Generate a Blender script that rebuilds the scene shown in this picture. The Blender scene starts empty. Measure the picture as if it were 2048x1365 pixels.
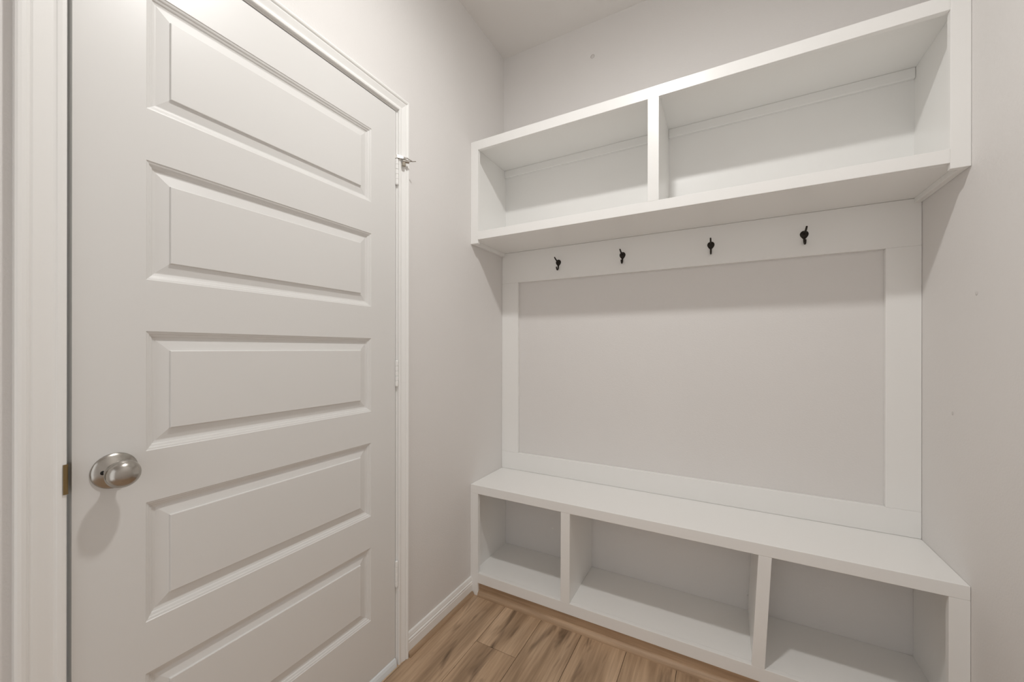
import bpy, bmesh, math, random
from mathutils import Vector, Matrix

scene = bpy.context.scene
COL = scene.collection
random.seed(4)

# ------------------------------------------------------------------ camera
F_PX, YAW, ROLL, CY, CAM_H = 770.88, 28.74, -0.0686, 698.73, 1.1596
cam_data = bpy.data.cameras.new('camera')
cam_data.sensor_fit = 'HORIZONTAL'
cam_data.sensor_width = 36.0
cam_data.lens = F_PX / 2048 * 36.0
cam_data.shift_y = (CY - 682.5) / 2048
cam_data.clip_start = 0.02
cam = bpy.data.objects.new('camera', cam_data)
COL.objects.link(cam)
cam.location = (0, 0, CAM_H)
cam.rotation_euler = (math.radians(90), 0, math.radians(YAW))
cam.rotation_euler = (Matrix.Rotation(math.radians(YAW), 3, 'Z') @ Matrix.Rotation(math.radians(90), 3, 'X')
                      @ Matrix.Rotation(math.radians(-ROLL), 3, 'Z')).to_euler()
scene.camera = cam

# ------------------------------------------------------------------ world, exposure
world = bpy.data.worlds.new('world')
scene.world = world
world.use_nodes = True
world.node_tree.nodes['Background'].inputs[0].default_value = (1.0, 0.995, 0.985, 1)
world.node_tree.nodes['Background'].inputs[1].default_value = 1.1
scene.view_settings.view_transform = 'Standard'
scene.view_settings.look = 'None'
scene.view_settings.gamma = 1.0
scene.view_settings.use_curve_mapping = False
scene.view_settings.exposure = -0.03
try:
    scene.cycles.max_bounces = 8
    scene.cycles.diffuse_bounces = 6
except Exception:
    pass
LAMP = (-0.27, 0.64, 2.645)
LAMP_STRENGTH = 560.0

# ------------------------------------------------------------------ dimensions (metres)
L, XR = 1.0525, 0.5878           # left wall at x = -L, right wall at x = XR
YB, YT, YF = 1.824, 1.805, 1.510  # back wall, panel frame face, cabinet and bench fronts
YREAR = -1.1
CEIL = 2.743
YD0, YD1, ZD0, ZD1 = 0.2328, 1.0319, 0.030, 2.0287   # door slab

# ------------------------------------------------------------------ materials
def new_mat(name):
    m = bpy.data.materials.new(name)
    m.use_nodes = True
    nt = m.node_tree
    return m, nt, nt.nodes['Principled BSDF']

def N(nt, kind, **kw):
    n = nt.nodes.new(kind)
    for k, v in kw.items():
        setattr(n, k, v)
    return n

def paint(name, col, rough, peel_scale=None, peel=0.0, vary=0.02, spec=0.5):
    m, nt, p = new_mat(name)
    tc = N(nt, 'ShaderNodeTexCoord')
    geo = N(nt, 'ShaderNodeNewGeometry')
    n1 = N(nt, 'ShaderNodeTexNoise')
    n1.inputs['Scale'].default_value = 3.0
    n1.inputs['Detail'].default_value = 3.0
    nt.links.new(geo.outputs['Position'], n1.inputs['Vector'])
    mix = N(nt, 'ShaderNodeMix', data_type='RGBA')
    mix.inputs[6].default_value = (*[c * (1 - vary) for c in col], 1)
    mix.inputs[7].default_value = (*[min(1, c * (1 + vary)) for c in col], 1)
    nt.links.new(n1.outputs['Fac'], mix.inputs[0])
    nt.links.new(mix.outputs[2], p.inputs['Base Color'])
    p.inputs['Roughness'].default_value = rough
    p.inputs['Specular IOR Level'].default_value = spec
    if peel_scale:
        n2 = N(nt, 'ShaderNodeTexNoise')
        n2.inputs['Scale'].default_value = peel_scale
        n2.inputs['Detail'].default_value = 2.0
        n2.inputs['Roughness'].default_value = 0.45
        nt.links.new(geo.outputs['Position'], n2.inputs['Vector'])
        b = N(nt, 'ShaderNodeBump')
        b.inputs['Strength'].default_value = peel
        b.inputs['Distance'].default_value = 0.002
        nt.links.new(n2.outputs['Fac'], b.inputs['Height'])
        nt.links.new(b.outputs['Normal'], p.inputs['Normal'])
    return m

def metal(name, col, rough, metallic=1.0):
    m, nt, p = new_mat(name)
    geo = N(nt, 'ShaderNodeNewGeometry')
    n = N(nt, 'ShaderNodeTexNoise')
    n.inputs['Scale'].default_value = 400.0
    nt.links.new(geo.outputs['Position'], n.inputs['Vector'])
    mr = N(nt, 'ShaderNodeMapRange')
    mr.inputs['To Min'].default_value = rough * 0.9
    mr.inputs['To Max'].default_value = rough * 1.1
    nt.links.new(n.outputs['Fac'], mr.inputs['Value'])
    nt.links.new(mr.outputs['Result'], p.inputs['Roughness'])
    p.inputs['Base Color'].default_value = (*col, 1)
    p.inputs['Metallic'].default_value = metallic
    return m

def wood(name, axis='Y', tone=1.0, contrast=1.0, knots=True):
    m, nt, p = new_mat(name)
    geo = N(nt, 'ShaderNodeNewGeometry')
    info = N(nt, 'ShaderNodeObjectInfo')
    off = N(nt, 'ShaderNodeVectorMath', operation='SCALE')
    off.inputs[0].default_value = (3.7, 11.3, 5.1)
    nt.links.new(info.outputs['Random'], off.inputs['Scale'])
    add = N(nt, 'ShaderNodeVectorMath', operation='ADD')
    nt.links.new(geo.outputs['Position'], add.inputs[0])
    nt.links.new(off.outputs[0], add.inputs[1])

    def stretched(across, along):
        mp = N(nt, 'ShaderNodeMapping')
        s = [across, across, across]
        s['XYZ'.index(axis)] = along
        mp.inputs['Scale'].default_value = s
        nt.links.new(add.outputs[0], mp.inputs['Vector'])
        return mp

    def noise(mp, scale, detail, rough=0.55, dist=0.0):
        n = N(nt, 'ShaderNodeTexNoise')
        n.inputs['Scale'].default_value = scale
        n.inputs['Detail'].default_value = detail
        n.inputs['Roughness'].default_value = rough
        n.inputs['Distortion'].default_value = dist
        nt.links.new(mp.outputs[0], n.inputs['Vector'])
        return n
    broad = noise(stretched(9.0, 1.0), 1.6, 3.0, 0.5, 0.4)
    fine = noise(stretched(60.0, 2.5), 2.0, 4.0, 0.6)
    streak = noise(stretched(16.0, 2.6), 1.0, 3.0, 0.55, 0.9)
    r1 = N(nt, 'ShaderNodeValToRGB')
    c = r1.color_ramp
    c.elements[0].position = 0.30
    c.elements[0].color = (0.155 * tone, 0.104 * tone, 0.064 * tone, 1)
    c.elements[1].position = 0.72
    c.elements[1].color = (0.325 * tone, 0.235 * tone, 0.160 * tone, 1)
    e = c.elements.new(0.50)
    e.color = (0.245 * tone, 0.170 * tone, 0.110 * tone, 1)
    nt.links.new(broad.outputs['Fac'], r1.inputs['Fac'])
    r2 = N(nt, 'ShaderNodeValToRGB')
    r2.color_ramp.elements[0].position = 0.3
    r2.color_ramp.elements[0].color = (0.78, 0.76, 0.74, 1)
    r2.color_ramp.elements[1].position = 0.7
    r2.color_ramp.elements[1].color = (1.12, 1.12, 1.12, 1)
    nt.links.new(fine.outputs['Fac'], r2.inputs['Fac'])
    mul = N(nt, 'ShaderNodeMix', data_type='RGBA', blend_type='MULTIPLY')
    mul.inputs[0].default_value = contrast
    nt.links.new(r1.outputs['Color'], mul.inputs[6])
    nt.links.new(r2.outputs['Color'], mul.inputs[7])
    last = mul.outputs[2]
    if knots:
        r3 = N(nt, 'ShaderNodeValToRGB')
        r3.color_ramp.elements[0].position = 0.57
        r3.color_ramp.elements[0].color = (0, 0, 0, 1)
        r3.color_ramp.elements[1].position = 0.74
        r3.color_ramp.elements[1].color = (1, 1, 1, 1)
        nt.links.new(streak.outputs['Fac'], r3.inputs['Fac'])
        mk = N(nt, 'ShaderNodeMix', data_type='RGBA')
        nt.links.new(r3.outputs['Color'], mk.inputs[0])
        nt.links.new(last, mk.inputs[6])
        mk.inputs[7].default_value = (0.085, 0.050, 0.027, 1)
        last = mk.outputs[2]
    hsv = N(nt, 'ShaderNodeHueSaturation')
    mr = N(nt, 'ShaderNodeMapRange')
    mr.inputs['To Min'].default_value = 0.94
    mr.inputs['To Max'].default_value = 1.07
    nt.links.new(info.outputs['Random'], mr.inputs['Value'])
    nt.links.new(mr.outputs['Result'], hsv.inputs['Value'])
    nt.links.new(last, hsv.inputs['Color'])
    nt.links.new(hsv.outputs['Color'], p.inputs['Base Color'])
    p.inputs['Roughness'].default_value = 0.42
    b = N(nt, 'ShaderNodeBump')
    b.inputs['Strength'].default_value = 0.12
    b.inputs['Distance'].default_value = 0.001
    nt.links.new(fine.outputs['Fac'], b.inputs['Height'])
    nt.links.new(b.outputs['Normal'], p.inputs['Normal'])
    return m

def emit(name, col, strength):
    m, nt, p = new_mat(name)
    p.inputs['Base Color'].default_value = (0.8, 0.8, 0.8, 1)
    p.inputs['Emission Color'].default_value = (*col, 1)
    p.inputs['Emission Strength'].default_value = strength
    return m

M_WHITE = paint('white_semi_gloss_paint', (0.89, 0.885, 0.868), 0.27, 60.0, 0.03, 0.01, 0.4)
M_DOOR = paint('door_paint', (0.76, 0.752, 0.736), 0.36, 90.0, 0.03, 0.01)
M_WALL = paint('greige_wall_paint', (0.775, 0.755, 0.739), 0.62, 190.0, 0.22, 0.015, 0.3)
M_CEIL = paint('ceiling_paint', (0.80, 0.778, 0.755), 0.75, 150.0, 0.15, 0.015, 0.2)
M_FILL = paint('dull_filler', (0.67, 0.645, 0.625), 0.8)
M_FLOOR = wood('floor_plank_wood', 'Y', 2.0)
M_SHOE_Y = wood('shoe_moulding_wood_lengthwise', 'Y', 1.8, 0.7, False)
M_SHOE_X = wood('shoe_moulding_wood_crosswise', 'X', 1.9, 0.7, False)
M_SUB = paint('subfloor_dark', (0.06, 0.045, 0.035), 0.9)
M_NICKEL = metal('satin_nickel', (0.47, 0.445, 0.41), 0.25)
M_BRASS = metal('dull_brass', (0.30, 0.22, 0.11), 0.38)
M_BRIGHT = metal('bright_nickel', (0.93, 0.91, 0.87), 0.30)
M_BLACK = metal('dark_hole', (0.010, 0.009, 0.008), 0.7, 0.0)
M_BRONZE = metal('oil_rubbed_bronze', (0.020, 0.014, 0.009), 0.45, 0.5)
M_THRESH = paint('threshold_vinyl', (0.78, 0.82, 0.84), 0.35)
M_RUBBER = paint('rubber', (0.35, 0.31, 0.25), 0.6)
M_LENS = emit('lamp_lens', (1.0, 0.99, 0.965), LAMP_STRENGTH)

# ------------------------------------------------------------------ helpers
def wloc(o):
    v = Vector((0, 0, 0))
    while o:
        v += o.location
        o = o.parent
    return v

def link_mesh(name, bm, mat, parent=None, smooth=False, bevel=0.0, segs=2):
    """One mesh object from a bmesh in world coordinates, origin at its centre."""
    bmesh.ops.recalc_face_normals(bm, faces=bm.faces)
    lo = Vector((1e9,) * 3)
    hi = -lo
    for v in bm.verts:
        for i in range(3):
            lo[i] = min(lo[i], v.co[i])
            hi[i] = max(hi[i], v.co[i])
    c = (lo + hi) / 2
    if parent is None:
        c.z = lo.z
    bmesh.ops.translate(bm, verts=bm.verts, vec=-c)
    me = bpy.data.meshes.new(name)
    bm.to_mesh(me)
    bm.free()
    me.materials.append(mat)
    if smooth:
        for p in me.polygons:
            p.use_smooth = True
    o = bpy.data.objects.new(name, me)
    COL.objects.link(o)
    o.parent = parent
    o.location = c - (wloc(parent) if parent else Vector((0, 0, 0)))
    if bevel:
        b = o.modifiers.new('bevel', 'BEVEL')
        b.width = bevel
        b.segments = segs
        b.limit_method = 'ANGLE'
        b.angle_limit = math.radians(40)
    return o

def add_box(bm, x0, x1, y0, y1, z0, z1):
    vs = [bm.verts.new((x, y, z)) for z in (z0, z1) for y in (y0, y1) for x in (x0, x1)]
    for f in ((0, 1, 3, 2), (4, 6, 7, 5), (0, 4, 5, 1), (2, 3, 7, 6), (0, 2, 6, 4), (1, 5, 7, 3)):
        bm.faces.new([vs[i] for i in f])
    return vs

def box(name, x0, x1, y0, y1, z0, z1, mat, parent=None, bevel=0.001):
    bm = bmesh.new()
    add_box(bm, x0, x1, y0, y1, z0, z1)
    return link_mesh(name, bm, mat, parent, bevel=bevel)

def root(name, loc, label=None, cat=None, group=None, kind=None):
    o = bpy.data.objects.new(name, None)
    o.empty_display_size = 0.05
    COL.objects.link(o)
    o.location = loc
    tag(o, label, cat, group, kind)
    return o

def tag(o, label=None, cat=None, group=None, kind=None):
    for k, v in (('label', label), ('category', cat), ('group', group), ('kind', kind)):
        if v:
            o[k] = v
    return o

def add_prism(bm, prof, place, t0, t1):
    """Closed profile [(a,b)] swept from t0(a,b) to t1(a,b); place(a,b,t)->xyz."""
    r0 = [bm.verts.new(place(a, b, t0(a, b))) for a, b in prof]
    r1 = [bm.verts.new(place(a, b, t1(a, b))) for a, b in prof]
    n = len(prof)
    for i in range(n):
        j = (i + 1) % n
        bm.faces.new((r0[i], r0[j], r1[j], r1[i]))
    bm.faces.new(r0)
    bm.faces.new(r1[::-1])

def add_lathe(bm, prof, segs, place):
    """prof [(r,h)]; place(x,y,h)->xyz."""
    rings = []
    for r, h in prof:
        if r < 1e-6:
            rings.append([bm.verts.new(place(0, 0, h))])
        else:
            rings.append([bm.verts.new(place(r * math.cos(2 * math.pi * i / segs), r * math.sin(2 * math.pi * i / segs), h))
                          for i in range(segs)])
    for a, b in zip(rings, rings[1:]):
        if len(a) == 1 and len(b) == 1:
            continue
        for i in range(segs):
            j = (i + 1) % segs
            if len(a) == 1:
                bm.faces.new((a[0], b[i], b[j]))
            elif len(b) == 1:
                bm.faces.new((a[i], b[0], a[j]))
            else:
                bm.faces.new((a[i], b[i], b[j], a[j]))
    for e in (rings[0], rings[-1]):
        if len(e) > 1:
            bm.faces.new(e)

def add_tube(bm, pts, rad, segs=10):
    pts = [Vector(p) for p in pts]
    rads = rad if isinstance(rad, (list, tuple)) else [rad] * len(pts)
    rings = []
    up = None
    for i, p in enumerate(pts):
        d = (pts[min(i + 1, len(pts) - 1)] - pts[max(i - 1, 0)]).normalized()
        if up is None:
            up = Vector((1, 0, 0)) if abs(d.x) < 0.9 else Vector((0, 0, 1))
        a = d.cross(up).normalized()
        b = a.cross(d).normalized()
        up = b
        rings.append([bm.verts.new(p + (a * math.cos(2 * math.pi * k / segs) + b * math.sin(2 * math.pi * k / segs)) * rads[i])
                      for k in range(segs)])
    for r0, r1 in zip(rings, rings[1:]):
        for k in range(segs):
            j = (k + 1) % segs
            bm.faces.new((r0[k], r0[j], r1[j], r1[k]))
    bm.faces.new(rings[0])
    bm.faces.new(rings[-1])

def smooth_pts(pts, n=5):
    """Catmull-Rom through the points."""
    P = [Vector(p) for p in pts]
    P = [P[0] * 2 - P[1]] + P + [P[-1] * 2 - P[-2]]
    out = []
    for i in range(1, len(P) - 2):
        for k in range(n):
            t = k / n
            a, b, c, d = P[i - 1:i + 3]
            out.append(0.5 * ((2 * b) + (c - a) * t + (2 * a - 5 * b + 4 * c - d) * t * t + (3 * b - a - 3 * c + d) * t ** 3))
    out.append(P[-2])
    return out

def spot(name, pos, axis, r, mat, parent):
    """A tiny filled nail or screw mark on a wall."""
    bm = bmesh.new()
    def place(x, y, h):
        if axis == 'X':
            return (pos[0] - h, pos[1] + x, pos[2] + y)
        return (pos[0] + x, pos[1] - h, pos[2] + y)
    add_lathe(bm, [(0, 0.0006), (r * 0.7, 0.0005), (r, 0.0)], 14, place)
    return link_mesh(name, bm, mat, parent, smooth=True)

# ------------------------------------------------------------------ the room
T = 0.11
JAMB_Y0, JAMB_Y1, JAMB_Z = YD0 - 0.0070, YD1 + 0.0035, ZD1 + 0.004
bm = bmesh.new()
JT = 0.019
add_box(bm, -L - T, -L, YREAR, JAMB_Y0 - JT, -0.02, CEIL)
add_box(bm, -L - T, -L, JAMB_Y1 + JT, YB + T, -0.02, CEIL)
add_box(bm, -L - T, -L, JAMB_Y0 - JT, JAMB_Y1 + JT, JAMB_Z + JT, CEIL)
wall_left = tag(link_mesh('wall_left', bm, M_WALL), 'greige textured side wall with the white panelled door', None, None, 'structure')
bm = bmesh.new()
add_box(bm, -L, XR, YB, YB + T, -0.02, CEIL)
wall_back = tag(link_mesh('wall_back', bm, M_WALL), 'greige textured wall behind the cabinet and bench', None, None, 'structure')
spot('filled_nail_hole', (-0.5574, YB, 2.5789), 'Y', 0.010, M_FILL, wall_back)
spot('screw_head', (0.0883, YB, 0.165), 'Y', 0.004, M_FILL, wall_back)
spot('screw_head', (-0.7633, YB, 0.245), 'Y', 0.003, M_BRIGHT, wall_back)
bm = bmesh.new()
add_box(bm, XR, XR + T, YREAR, YB + T, -0.02, CEIL)
wall_right = tag(link_mesh('wall_right', bm, M_WALL), 'bare greige textured wall beside the bench end', None, None, 'structure')
spot('filled_nail_hole', (XR, 1.4869, 1.3091), 'X', 0.006, M_FILL, wall_right)
spot('filled_nail_hole', (XR, 1.6081, 0.9736), 'X', 0.006, M_FILL, wall_right)
bm = bmesh.new()
OX0, OX1, OZ = -0.80, 0.34, 2.08          # opening added behind the camera to let in soft world light
add_box(bm, -L - T, OX0, YREAR - T, YREAR, -0.02, CEIL)
add_box(bm, OX1, XR + T, YREAR - T, YREAR, -0.02, CEIL)
add_box(bm, OX0, OX1, YREAR - T, YREAR, OZ, CEIL)
tag(link_mesh('wall_front', bm, M_WALL), 'plain greige wall at the hallway end with an opening added for fill light', None, None, 'structure')
bm = bmesh.new()
add_box(bm, -L - T, XR + T, YREAR, YB + T, CEIL, CEIL + 0.08)
tag(link_mesh('ceiling', bm, M_CEIL), 'plain pale ceiling of the hallway', None, None, 'structure')

# floor: a dark subfloor slab carrying separate planks
bm = bmesh.new()
add_box(bm, -L - T, XR + T, YREAR, YB + T, -0.06, -0.008)
floor = tag(link_mesh('floor', bm, M_SUB), 'brown wood plank floor with dark streaks', None, None, 'structure')
PW, PL, GAP = 0.178, 1.22, 0.0008
x_seam = -0.859
joints = {0: 1.275, -1: 0.93, 1: 0.62, 2: 1.02, 3: 0.35, 4: 0.81, 5: 0.2, 6: 1.1, 7: 0.5}
for k in range(-2, 9):
    xa, xb = x_seam + k * PW, x_seam + (k + 1) * PW
    xa, xb = max(xa, -L + 0.001), min(xb, XR - 0.001)
    if xb - xa < 0.01:
        continue
    j = joints.get(k, 0.7)
    ends = [j + PL * i for i in range(-4, 3)]
    for a, b in zip(ends, ends[1:]):
        a, b = max(a, YREAR), min(b, YF + 0.03)
        if b - a < 0.05:
            continue
        box('floor_plank', xa + GAP, xb - GAP, a + GAP, b - GAP, -0.008, 0.0, M_FLOOR, floor, bevel=0.0006)

# baseboard on the door wall, with its wood shoe moulding
CAS_R = 1.0835       # outer edge of the hinge-side casing
base = root('baseboard_left', (-L, (CAS_R + YF) / 2, 0), 'white moulded baseboard between the door casing and the bench', None, None, 'structure')
prof = [(0, 0.0), (0.0125, 0.0), (0.0125, 0.048), (0.0110, 0.050), (0.0110, 0.054), (0.0122, 0.057), (0.0105, 0.060),
        (0.0082, 0.062), (0.0090, 0.066), (0.0075, 0.071), (0.0060, 0.078), (0.0035, 0.081), (0, 0.081)]
bm = bmesh.new()
add_prism(bm, prof, lambda a, b, t: (-L + a, t, b), lambda a, b: CAS_R, lambda a, b: YF + 0.001)
link_mesh('board', bm, M_WHITE, base)
shoe_prof = [(0, 0)] + [(0.013 * math.cos(t * math.pi / 12), 0.017 * math.sin(t * math.pi / 12)) for t in range(0, 7)]
bm = bmesh.new()
add_prism(bm, shoe_prof, lambda a, b, t: (-L + 0.0125 + a, t, b), lambda a, b: CAS_R + 0.001, lambda a, b: YF - 0.004)
link_mesh('shoe_moulding', bm, M_SHOE_Y, base)
for nm, x, s, ya, yb in (('baseboard_right', XR, -1, YREAR, YF), ):
    bm = bmesh.new()
    add_prism(bm, prof, lambda a, b, t: (x + s * a, t, b), lambda a, b: ya, lambda a, b: yb)
    tag(link_mesh(nm, bm, M_WHITE), 'white moulded baseboard along the bare side wall', None, None, 'structure')

# ------------------------------------------------------------------ door frame
frame = root('trim_1', (-L, (YD0 + YD1) / 2, 0), 'white door frame with moulded casing around the panelled door', None, None, 'structure')
box('jamb', -L - T, -L, JAMB_Y0 - JT, JAMB_Y0, 0, JAMB_Z + JT, M_WHITE, frame)
box('jamb', -L - T, -L, JAMB_Y1, JAMB_Y1 + JT, 0, JAMB_Z + JT, M_WHITE, frame)
box('head_jamb', -L - T, -L, JAMB_Y0, JAMB_Y1, JAMB_Z, JAMB_Z + JT, M_WHITE, frame)
box('door_stop', -L - 0.055, -L - 0.040, JAMB_Y0, JAMB_Y0 + 0.012, 0, JAMB_Z, M_WHITE, frame)
box('door_stop', -L - 0.055, -L - 0.040, JAMB_Y1 - 0.012, JAMB_Y1, 0, JAMB_Z, M_WHITE, frame)
box('door_stop', -L - 0.055, -L - 0.040, JAMB_Y0 + 0.012, JAMB_Y1 - 0.012, JAMB_Z - 0.012, JAMB_Z, M_WHITE, frame)
CI_L, CI_R, CI_Z = 0.2245, 1.0395, 2.0365      # inner edges of the casing
W_L, W_R, W_H = 0.060, CAS_R - 1.0395, 0.046   # casing widths
cas = [(0.0, 0.0), (0.0, 0.0095), (0.03, 0.0110), (0.10, 0.0115), (0.19, 0.0112), (0.225, 0.0100), (0.27, 0.0096), (0.33, 0.0102),
       (0.45, 0.0120), (0.58, 0.0140), (0.67, 0.0152), (0.70, 0.0145), (0.73, 0.0140), (0.755, 0.0158), (0.80, 0.0178), (0.88, 0.0190),
       (0.95, 0.0185), (1.0, 0.0165), (1.0, 0.0)]
bm = bmesh.new()
add_prism(bm, cas, lambda a, b, t: (-L + b, CI_L - a * W_L, t), lambda a, b: 0.0, lambda a, b: CI_Z + a * W_H)
link_mesh('casing', bm, M_WHITE, frame)
bm = bmesh.new()
add_prism(bm, cas, lambda a, b, t: (-L + b, CI_R + a * W_R, t), lambda a, b: 0.0, lambda a, b: CI_Z + a * W_H)
link_mesh('casing', bm, M_WHITE, frame)
bm = bmesh.new()
add_prism(bm, cas, lambda a, b, t: (-L + b, t, CI_Z + a * W_H), lambda a, b: CI_L - a * W_L, lambda a, b: CI_R + a * W_R)
link_mesh('head_casing', bm, M_WHITE, frame)
# pale threshold below the slab
tp = [(-0.045, 0.0), (0.010, 0.0), (0.0095, 0.006), (0.007, 0.017), (0.003, 0.026), (-0.002, 0.0295), (-0.045, 0.0295)]
bm = bmesh.new()
add_prism(bm, tp, lambda a, b, t: (-L + a, t, b), lambda a, b: JAMB_Y0, lambda a, b: JAMB_Y1 - 0.004)
tag(link_mesh('threshold', bm, M_THRESH, frame), 'pale bluish white threshold strip')
# strike plate on the latch-side jamb, lip bent round onto the casing edge
sp = root('strike_plate', (0, 0, 0))
sp.parent = frame
sp.location = Vector((-L, CI_L, 0.923)) - wloc(frame)
tag(sp, 'dull brass strike plate')
bm = bmesh.new()
lip = [(-0.030, JAMB_Y0 - 0.0006), (-0.001, JAMB_Y0 - 0.0006), (0.0112, CI_L + 0.0002), (0.0124, CI_L - 0.0012), (0.0126, CI_L - 0.0052),
       (0.0138, CI_L - 0.0050), (0.0137, CI_L - 0.0004), (0.0122, CI_L + 0.0014), (-0.001, JAMB_Y0 + 0.0008), (-0.030, JAMB_Y0 + 0.0008)]
add_prism(bm, lip, lambda a, b, t: (-L + a, b, t), lambda a, b: 0.896, lambda a, b: 0.950)
link_mesh('plate', bm, M_BRASS, sp)
box('latch_hole', -L - 0.024, -L - 0.008, JAMB_Y0 - 0.002, JAMB_Y0 + 0.0012, 0.909, 0.937, M_BLACK, sp, bevel=0)

# ------------------------------------------------------------------ door
door = root('door_1', (-L, (YD0 + YD1) / 2, ZD0), 'white five-panel interior door with round nickel knob', None, None, 'structure')
YP0, YP1, PT, HP, HG = 0.3367, 0.9220, 1.9102, 0.2499, 0.1071
rows = [(PT - i * (HP + HG) - HP, PT - i * (HP + HG)) for i in range(5)]
FD = 0.013
bm = bmesh.new()
add_box(bm, -L - 0.035, -L - FD, YD0, YD1, ZD0, ZD1)
link_mesh('core', bm, M_DOOR, door)
box('stile', -L - FD, -L, YD0, YP0, ZD0, ZD1, M_DOOR, door, bevel=0)
box('stile', -L - FD, -L, YP1, YD1, ZD0, ZD1, M_DOOR, door, bevel=0)
zs = [ZD0] + [v for r in rows[::-1] for v in r] + [ZD1]
for a, b in zip(zs[0::2], zs[1::2]):
    box('rail', -L - FD, -L, YP0, YP1, a, b, M_DOOR, door, bevel=0)
# raised panels with ogee sticking, as nested rectangular rings
prof = [(0.0, 0.0), (0.0015, 0.0016), (0.0045, 0.0026), (0.0058, 0.0034), (0.0068, 0.0052), (0.0100, 0.0066), (0.0113, 0.0074), (0.0125, 0.0094),
        (0.0165, 0.0108), (0.0185, 0.0110), (0.0400, 0.0062), (0.0408, 0.0058), (0.0416, 0.0022), (0.0425, 0.0016)]
for z0, z1 in rows:
    bm = bmesh.new()
    rings = []
    for a, d in prof:
        rings.append([bm.verts.new((-L - d, y, z)) for y, z in ((YP0 + a, z0 + a), (YP1 - a, z0 + a), (YP1 - a, z1 - a), (YP0 + a, z1 - a))])
    for r0, r1 in zip(rings, rings[1:]):
        for i in range(4):
            j = (i + 1) % 4
            bm.faces.new((r0[i], r0[j], r1[j], r1[i]))
    bm.faces.new(rings[-1])
    back = [bm.verts.new((-L - FD, v.co.y, v.co.z)) for v in rings[0]]
    for i in range(4):
        j = (i + 1) % 4
        bm.faces.new((rings[0][i], back[i], back[j], rings[0][j]))
    bm.faces.new(back[::-1])
    link_mesh('panel', bm, M_DOOR, door)
# hinges, painted over white
for zc in (1.8082, 1.0699, 0.3361):
    h = root('hinge', (0, 0, 0))
    h.parent = door
    h.location = Vector((-L + 0.005, 1.0337, zc)) - wloc(door)
    for i in range(5):
        bm = bmesh.new()
        za = zc - 0.0445 + i * 0.0178
        cx, cy = -L + 0.0052, 1.0337
        add_lathe(bm, [(0.0052, za + 0.0004), (0.0056, za + 0.001), (0.0056, za + 0.0168), (0.0052, za + 0.0174)], 14,
                  lambda x, y, hh: (cx + x, cy + y, hh))
        link_mesh('knuckle', bm, M_WHITE, h, smooth=False)
    for e, s in ((zc + 0.0445, 1), (zc - 0.0445, -1)):
        bm = bmesh.new()
        add_lathe(bm, [(0.0034, e - s * 0.002), (0.0050, e), (0.0052, e + s * 0.0015), (0.0036, e + s * 0.0036), (0, e + s * 0.0042)], 12,
                  lambda x, y, hh: (cx + x, cy + y, hh))
        link_mesh('pin_cap', bm, M_WHITE, h, smooth=True)
# knob: rosette, neck and flattened round grip
KY, KZ = 0.2897, 0.9195
knob = root('door_knob', (0, 0, 0))
knob.parent = door
knob.location = Vector((-L, KY, KZ)) - wloc(door)
tag(knob, 'satin nickel round knob on a domed rosette')
pk = lambda x, y, h: (-L + h, KY + x, KZ + y)
bm = bmesh.new()
add_lathe(bm, [(0.0345, 0.0), (0.0345, 0.0018), (0.0335, 0.0032), (0.0300, 0.0055), (0.0240, 0.0085), (0.0180, 0.0110), (0.0150, 0.0122), (0, 0.0125)], 56, pk)
link_mesh('rosette', bm, M_NICKEL, knob, smooth=True)
bm = bmesh.new()
add_lathe(bm, [(0.0130, 0.010), (0.0115, 0.016), (0.0115, 0.022), (0.0135, 0.027), (0.0180, 0.0305), (0.0225, 0.0345), (0.0255, 0.0395), (0.0262, 0.0435),
               (0.0255, 0.0480), (0.0232, 0.0530), (0.0190, 0.0575), (0.0130, 0.0608), (0.0065, 0.0625), (0, 0.063)], 56, pk)
link_mesh('grip', bm, M_NICKEL, knob, smooth=True)
hy = KY - 0.0185
bm = bmesh.new()
add_lathe(bm, [(0.0042, 0.0095), (0.0042, 0.0106), (0.0030, 0.0110), (0, 0.0108)], 16, lambda x, y, h: (-L + h, hy + x, KZ + 0.0015 + y))
link_mesh('privacy_hole', bm, M_BLACK, knob, smooth=True)

# hinge-pin door stop sitting on the top hinge
stop = root('hinge_pin_stop', (-L + 0.005, 1.0337, 1.857), 'small nickel hinge-pin stop on the highest door hinge', 'door stop')
sz = 1.8575
bm = bmesh.new()
pts = [(-L + 0.0005, 1.029), (-L + 0.0005, 1.040), (-L + 0.020, 1.064), (-L + 0.026, 1.060), (-L + 0.024, 1.047), (-L + 0.011, 1.029)]
lo = [bm.verts.new((x, y, sz)) for x, y in pts]
hi = [bm.verts.new((x, y, sz + (0.011 if x < -L + 0.015 else 0.008))) for x, y in pts]
bm.faces.new(lo)
bm.faces.new(hi[::-1])
for i in range(6):
    j = (i + 1) % 6
    bm.faces.new((lo[i], lo[j], hi[j], hi[i]))
link_mesh('bracket', bm, M_BRIGHT, stop)
bm = bmesh.new()
add_tube(bm, [(-L + 0.019, 1.048, sz - 0.007), (-L + 0.033, 1.066, sz - 0.007)], [0.0062, 0.0062], 14)
link_mesh('threaded_collar', bm, M_NICKEL, stop, smooth=False)
bm = bmesh.new()
rod = [(-L + 0.030, 1.062, sz - 0.006), (-L + 0.052, 1.082, sz - 0.002)]
add_tube(bm, rod, 0.0017, 8)
link_mesh('adjusting_rod', bm, M_NICKEL, stop)
bm = bmesh.new()
add_tube(bm, [(-L + 0.036, 1.050, sz + 0.001), (-L + 0.044, 1.074, sz - 0.005)], 0.0016, 8)
link_mesh('wing', bm, M_NICKEL, stop)
bm = bmesh.new()
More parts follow.
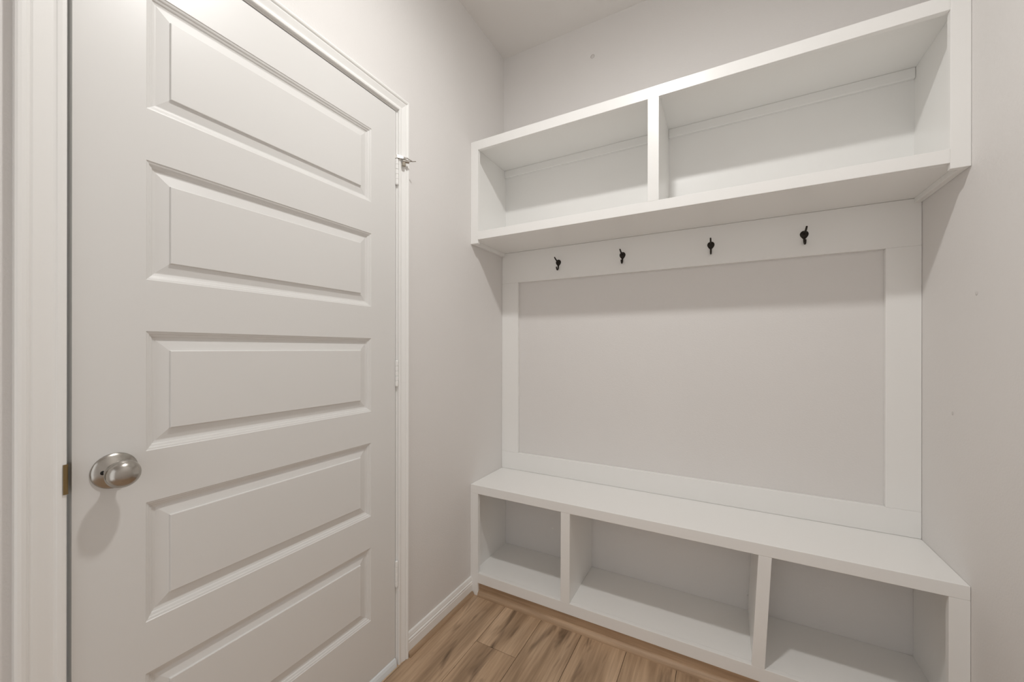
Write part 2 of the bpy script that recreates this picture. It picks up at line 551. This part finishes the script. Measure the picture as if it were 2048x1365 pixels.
add_lathe(bm, [(0.0068, sz - 0.024), (0.0068, sz - 0.013), (0.0055, sz - 0.011)], 14, lambda x, y, h: (-L + 0.021 + x, 1.052 + y, h))
link_mesh('bumper', bm, M_RUBBER, stop, smooth=False)

# ------------------------------------------------------------------ upper cabinet
Z1, Z2, Z3, Z4 = 1.6577, 1.6743, 2.0970, 2.1395
WS = 0.0405
FT = 0.019
up = root('wall_cabinet', ((XR - L) / 2, YF, Z1), 'long white open wall cabinet with two compartments above the coat hooks', 'cabinet')
box('stile', -L + 0.0005, -L + WS, YF, YF + FT, Z1, Z4, M_WHITE, up)
box('stile', XR - WS, XR - 0.0005, YF, YF + FT, Z1, Z4, M_WHITE, up)
box('top_rail', -L + WS, XR - WS, YF, YF + FT, Z3, Z4, M_WHITE, up)
box('bottom_rail', -L + WS, XR - WS, YF, YF + FT, Z2, Z2 + 0.0385, M_WHITE, up)
XD0, XD1 = -0.2497, -0.2101
box('divider_stile', XD0, XD1, YF, YF + FT, Z2 + 0.0385, Z3, M_WHITE, up)
box('divider', XD0 + 0.004, XD1 - 0.001, YF + FT, YB - 0.001, Z2 + 0.019, Z4 - 0.019, M_WHITE, up)
box('side_panel', -L + 0.0005, -L + 0.016, YF + FT, YB - 0.001, Z2, Z4 - 0.019, M_WHITE, up)
box('side_panel', XR - 0.016, XR - 0.0005, YF + FT, YB - 0.001, Z2, Z4 - 0.019, M_WHITE, up)
box('top_panel', -L + 0.0005, XR - 0.0005, YF + FT, YB - 0.001, Z4 - 0.019, Z4, M_WHITE, up)
box('bottom_panel', -L + 0.016, XR - 0.016, YF + FT, YB - 0.001, Z2, Z2 + 0.019, M_WHITE, up)
box('back_panel', -L + 0.016, XR - 0.016, YB - 0.005, YB - 0.001, Z2 + 0.019, Z4 - 0.019, M_WHITE, up, bevel=0)
for a, b in ((-L + 0.016, XD0 + 0.004), (XD1 - 0.001, XR - 0.016)):
    box('back_cleat', a + 0.0003, b - 0.0003, YB - 0.020, YB - 0.005, 2.084, Z4 - 0.019, M_WHITE, up, bevel=0.0025)
box('support_cleat', -L + 0.0005, -L + 0.0195, YF + FT, YT - 0.0005, Z1, Z2, M_WHITE, up)
box('support_cleat', XR - 0.0195, XR - 0.0005, YF + FT, YT - 0.0005, Z1, Z2, M_WHITE, up)

# ------------------------------------------------------------------ bench
ZB, ZB2, ZS, ZS2 = 0.5184, 0.4786, 0.1064, 0.0606
WB = 0.0425
be = root('storage_bench', ((XR - L) / 2, YF, 0), 'long white built-in bench with three open cubbies on the floor', 'bench')
bm = bmesh.new()
seat_prof = [(YF, ZB2), (YF, ZB), (YB - 0.001, ZB), (YB - 0.001, ZB - 0.019), (YF + FT, ZB - 0.019), (YF + FT, ZB2)]
add_prism(bm, seat_prof, lambda a, b, t: (t, a, b), lambda a, b: -L + 0.0005, lambda a, b: XR - 0.0005)
link_mesh('seat', bm, M_WHITE, be, bevel=0.0015)
box('stile', -L + 0.0005, -L + WB, YF + 0.0004, YF + FT, 0.0, ZB2, M_WHITE, be)
box('stile', XR - WB, XR - 0.0005, YF + 0.0004, YF + FT, 0.0, ZB2, M_WHITE, be)
box('bottom_rail', -L + WB, XR - WB, YF + 0.0004, YF + FT, ZS2, ZS, M_WHITE, be)
box('shelf', -L + 0.016, XR - 0.016, YF + FT, YB - 0.001, ZS - 0.019, ZS, M_WHITE, be, bevel=0)
box('side_panel', -L + 0.0005, -L + 0.016, YF + FT, YB - 0.001, 0.0, ZB - 0.019, M_WHITE, be)
box('side_panel', XR - 0.016, XR - 0.0005, YF + FT, YB - 0.001, 0.0, ZB - 0.019, M_WHITE, be)
def leaning(name, x0, x1, y0, y1, z0, z1, lean, parent):
    bm = bmesh.new()
    for v in add_box(bm, x0, x1, y0, y1, z0, z1):
        v.co.x += lean * ((v.co.z - z0) / (z1 - z0) - 0.5)
    return link_mesh(name, bm, M_WHITE, parent, bevel=0.001)
for x0, x1, lean in ((-0.5958, -0.5560, 0.001), (0.0929, 0.1300, 0.019)):
    leaning('divider_stile', x0, x1, YF + 0.0004, YF + FT, ZS, ZB2, lean, be)
    leaning('divider', x0 + 0.003, x1 - 0.001, YF + FT, YB - 0.001, ZS, ZB - 0.019, lean, be)
box('toe_kick', -L + WB, XR - WB, YF + 0.012, YF + FT, 0.0, ZS2, M_SHOE_X, be, bevel=0)
bm = bmesh.new()
sprof = [(0, 0)] + [(0.017 * math.cos(t * math.pi / 12), 0.021 * math.sin(t * math.pi / 12)) for t in range(0, 7)]
add_prism(bm, sprof, lambda a, b, t: (t, YF + 0.012 - a, b), lambda a, b: -L + WB, lambda a, b: XR - WB)
link_mesh('shoe_moulding', bm, M_SHOE_X, be)

# ------------------------------------------------------------------ board frame on the back wall
FX0, FX1, FTZ, FBZ = -0.9550, 0.4965, 1.5124, 0.6095
fr = root('wall_panel_frame', ((XR - L) / 2, YT, ZB), 'white board frame on the wall between the bench and the upper cabinet', 'wall frame')
box('header', -L + 0.0005, XR - 0.0005, YT, YB - 0.0005, FTZ, Z2 - 0.0005, M_WHITE, fr, bevel=0.0015)
box('footer', -L + 0.0005, XR - 0.0005, YT, YB - 0.0005, ZB + 0.0005, FBZ, M_WHITE, fr, bevel=0.0015)
box('stile', -L + 0.0005, FX0, YT, YB - 0.0005, FBZ, FTZ, M_WHITE, fr, bevel=0.0015)
box('stile', FX1, XR - 0.0005, YT, YB - 0.0005, FBZ, FTZ, M_WHITE, fr, bevel=0.0015)

# ------------------------------------------------------------------ coat hooks
HZ = 1.5945
def hook(x, label):
    r = root('coat_hook', (x, YT, HZ), label, 'hook', 'coat hooks on the white header board')
    # domed teardrop plate
    bm = bmesh.new()
    n = 28
    def outline(k, s):
        t = 2 * math.pi * k / n
        px, pz = 0.0135 * math.sin(t), 0.0135 * math.cos(t)
        if pz < 0:
            q = -pz / 0.0135
            px *= (1 - 0.6 * q * q)
            pz *= 1.5
        return px * s, pz * s
    rings = []
    for s, d in ((1.0, 0.0), (1.0, 0.0012), (0.86, 0.0030), (0.5, 0.0046)):
        ring = []
        for k in range(n):
            px, pz = outline(k, s)
            ring.append(bm.verts.new((x + px, YT - d, HZ + pz)))
        rings.append(ring)
    for a, b in zip(rings, rings[1:]):
        for k in range(n):
            j = (k + 1) % n
            bm.faces.new((a[k], a[j], b[j], b[k]))
    bm.faces.new(rings[0])
    bm.faces.new(rings[-1])
    link_mesh('mounting_plate', bm, M_BRONZE, r, smooth=True)
    bm = bmesh.new()
    P = smooth_pts([(x, YT - 0.003, HZ + 0.004), (x, YT - 0.016, HZ + 0.003), (x, YT - 0.030, HZ + 0.006), (x, YT - 0.043, HZ + 0.011), (x, YT - 0.051, HZ + 0.0155)])
    add_tube(bm, P, [0.0040 - 0.0010 * i / len(P) for i in range(len(P))], 10)
    link_mesh('upper_prong', bm, M_BRONZE, r, smooth=True)
    bm = bmesh.new()
    P = smooth_pts([(x, YT - 0.002, HZ - 0.012), (x, YT - 0.0035, HZ - 0.026), (x, YT - 0.008, HZ - 0.036), (x, YT - 0.016, HZ - 0.0395), (x, YT - 0.024, HZ - 0.035), (x, YT - 0.027, HZ - 0.026)])
    add_tube(bm, P, [0.0037 - 0.0009 * i / len(P) for i in range(len(P))], 10)
    link_mesh('lower_hook', bm, M_BRONZE, r, smooth=True)
for x, lab in ((-0.725, 'dark bronze coat hook closest to the panelled door'),
               (-0.4085, 'dark bronze coat hook second from the panelled door'),
               (-0.046, 'dark bronze coat hook third from the panelled door'),
               (0.267, 'dark bronze coat hook farthest from the panelled door')):
    hook(x, lab)

# ------------------------------------------------------------------ ceiling lamp
lx, ly, lz = LAMP
lamp = root('ceiling_lamp', (lx, ly, CEIL), 'round flush white ceiling lamp in the hallway', 'lamp')
bm = bmesh.new()
add_lathe(bm, [(0.095, CEIL), (0.095, CEIL - 0.015), (0.082, lz + 0.030), (0.062, lz + 0.005), (0.052, lz + 0.003), (0.052, CEIL - 0.001)], 48, lambda x, y, h: (lx + x, ly + y, h))
link_mesh('trim_ring', bm, M_WHITE, lamp, smooth=False)
bm = bmesh.new()
add_lathe(bm, [(0.051, lz + 0.004), (0.044, lz), (0.025, lz - 0.003), (0, lz - 0.004)], 40, lambda x, y, h: (lx + x, ly + y, h))
link_mesh('lens', bm, M_LENS, lamp, smooth=True)
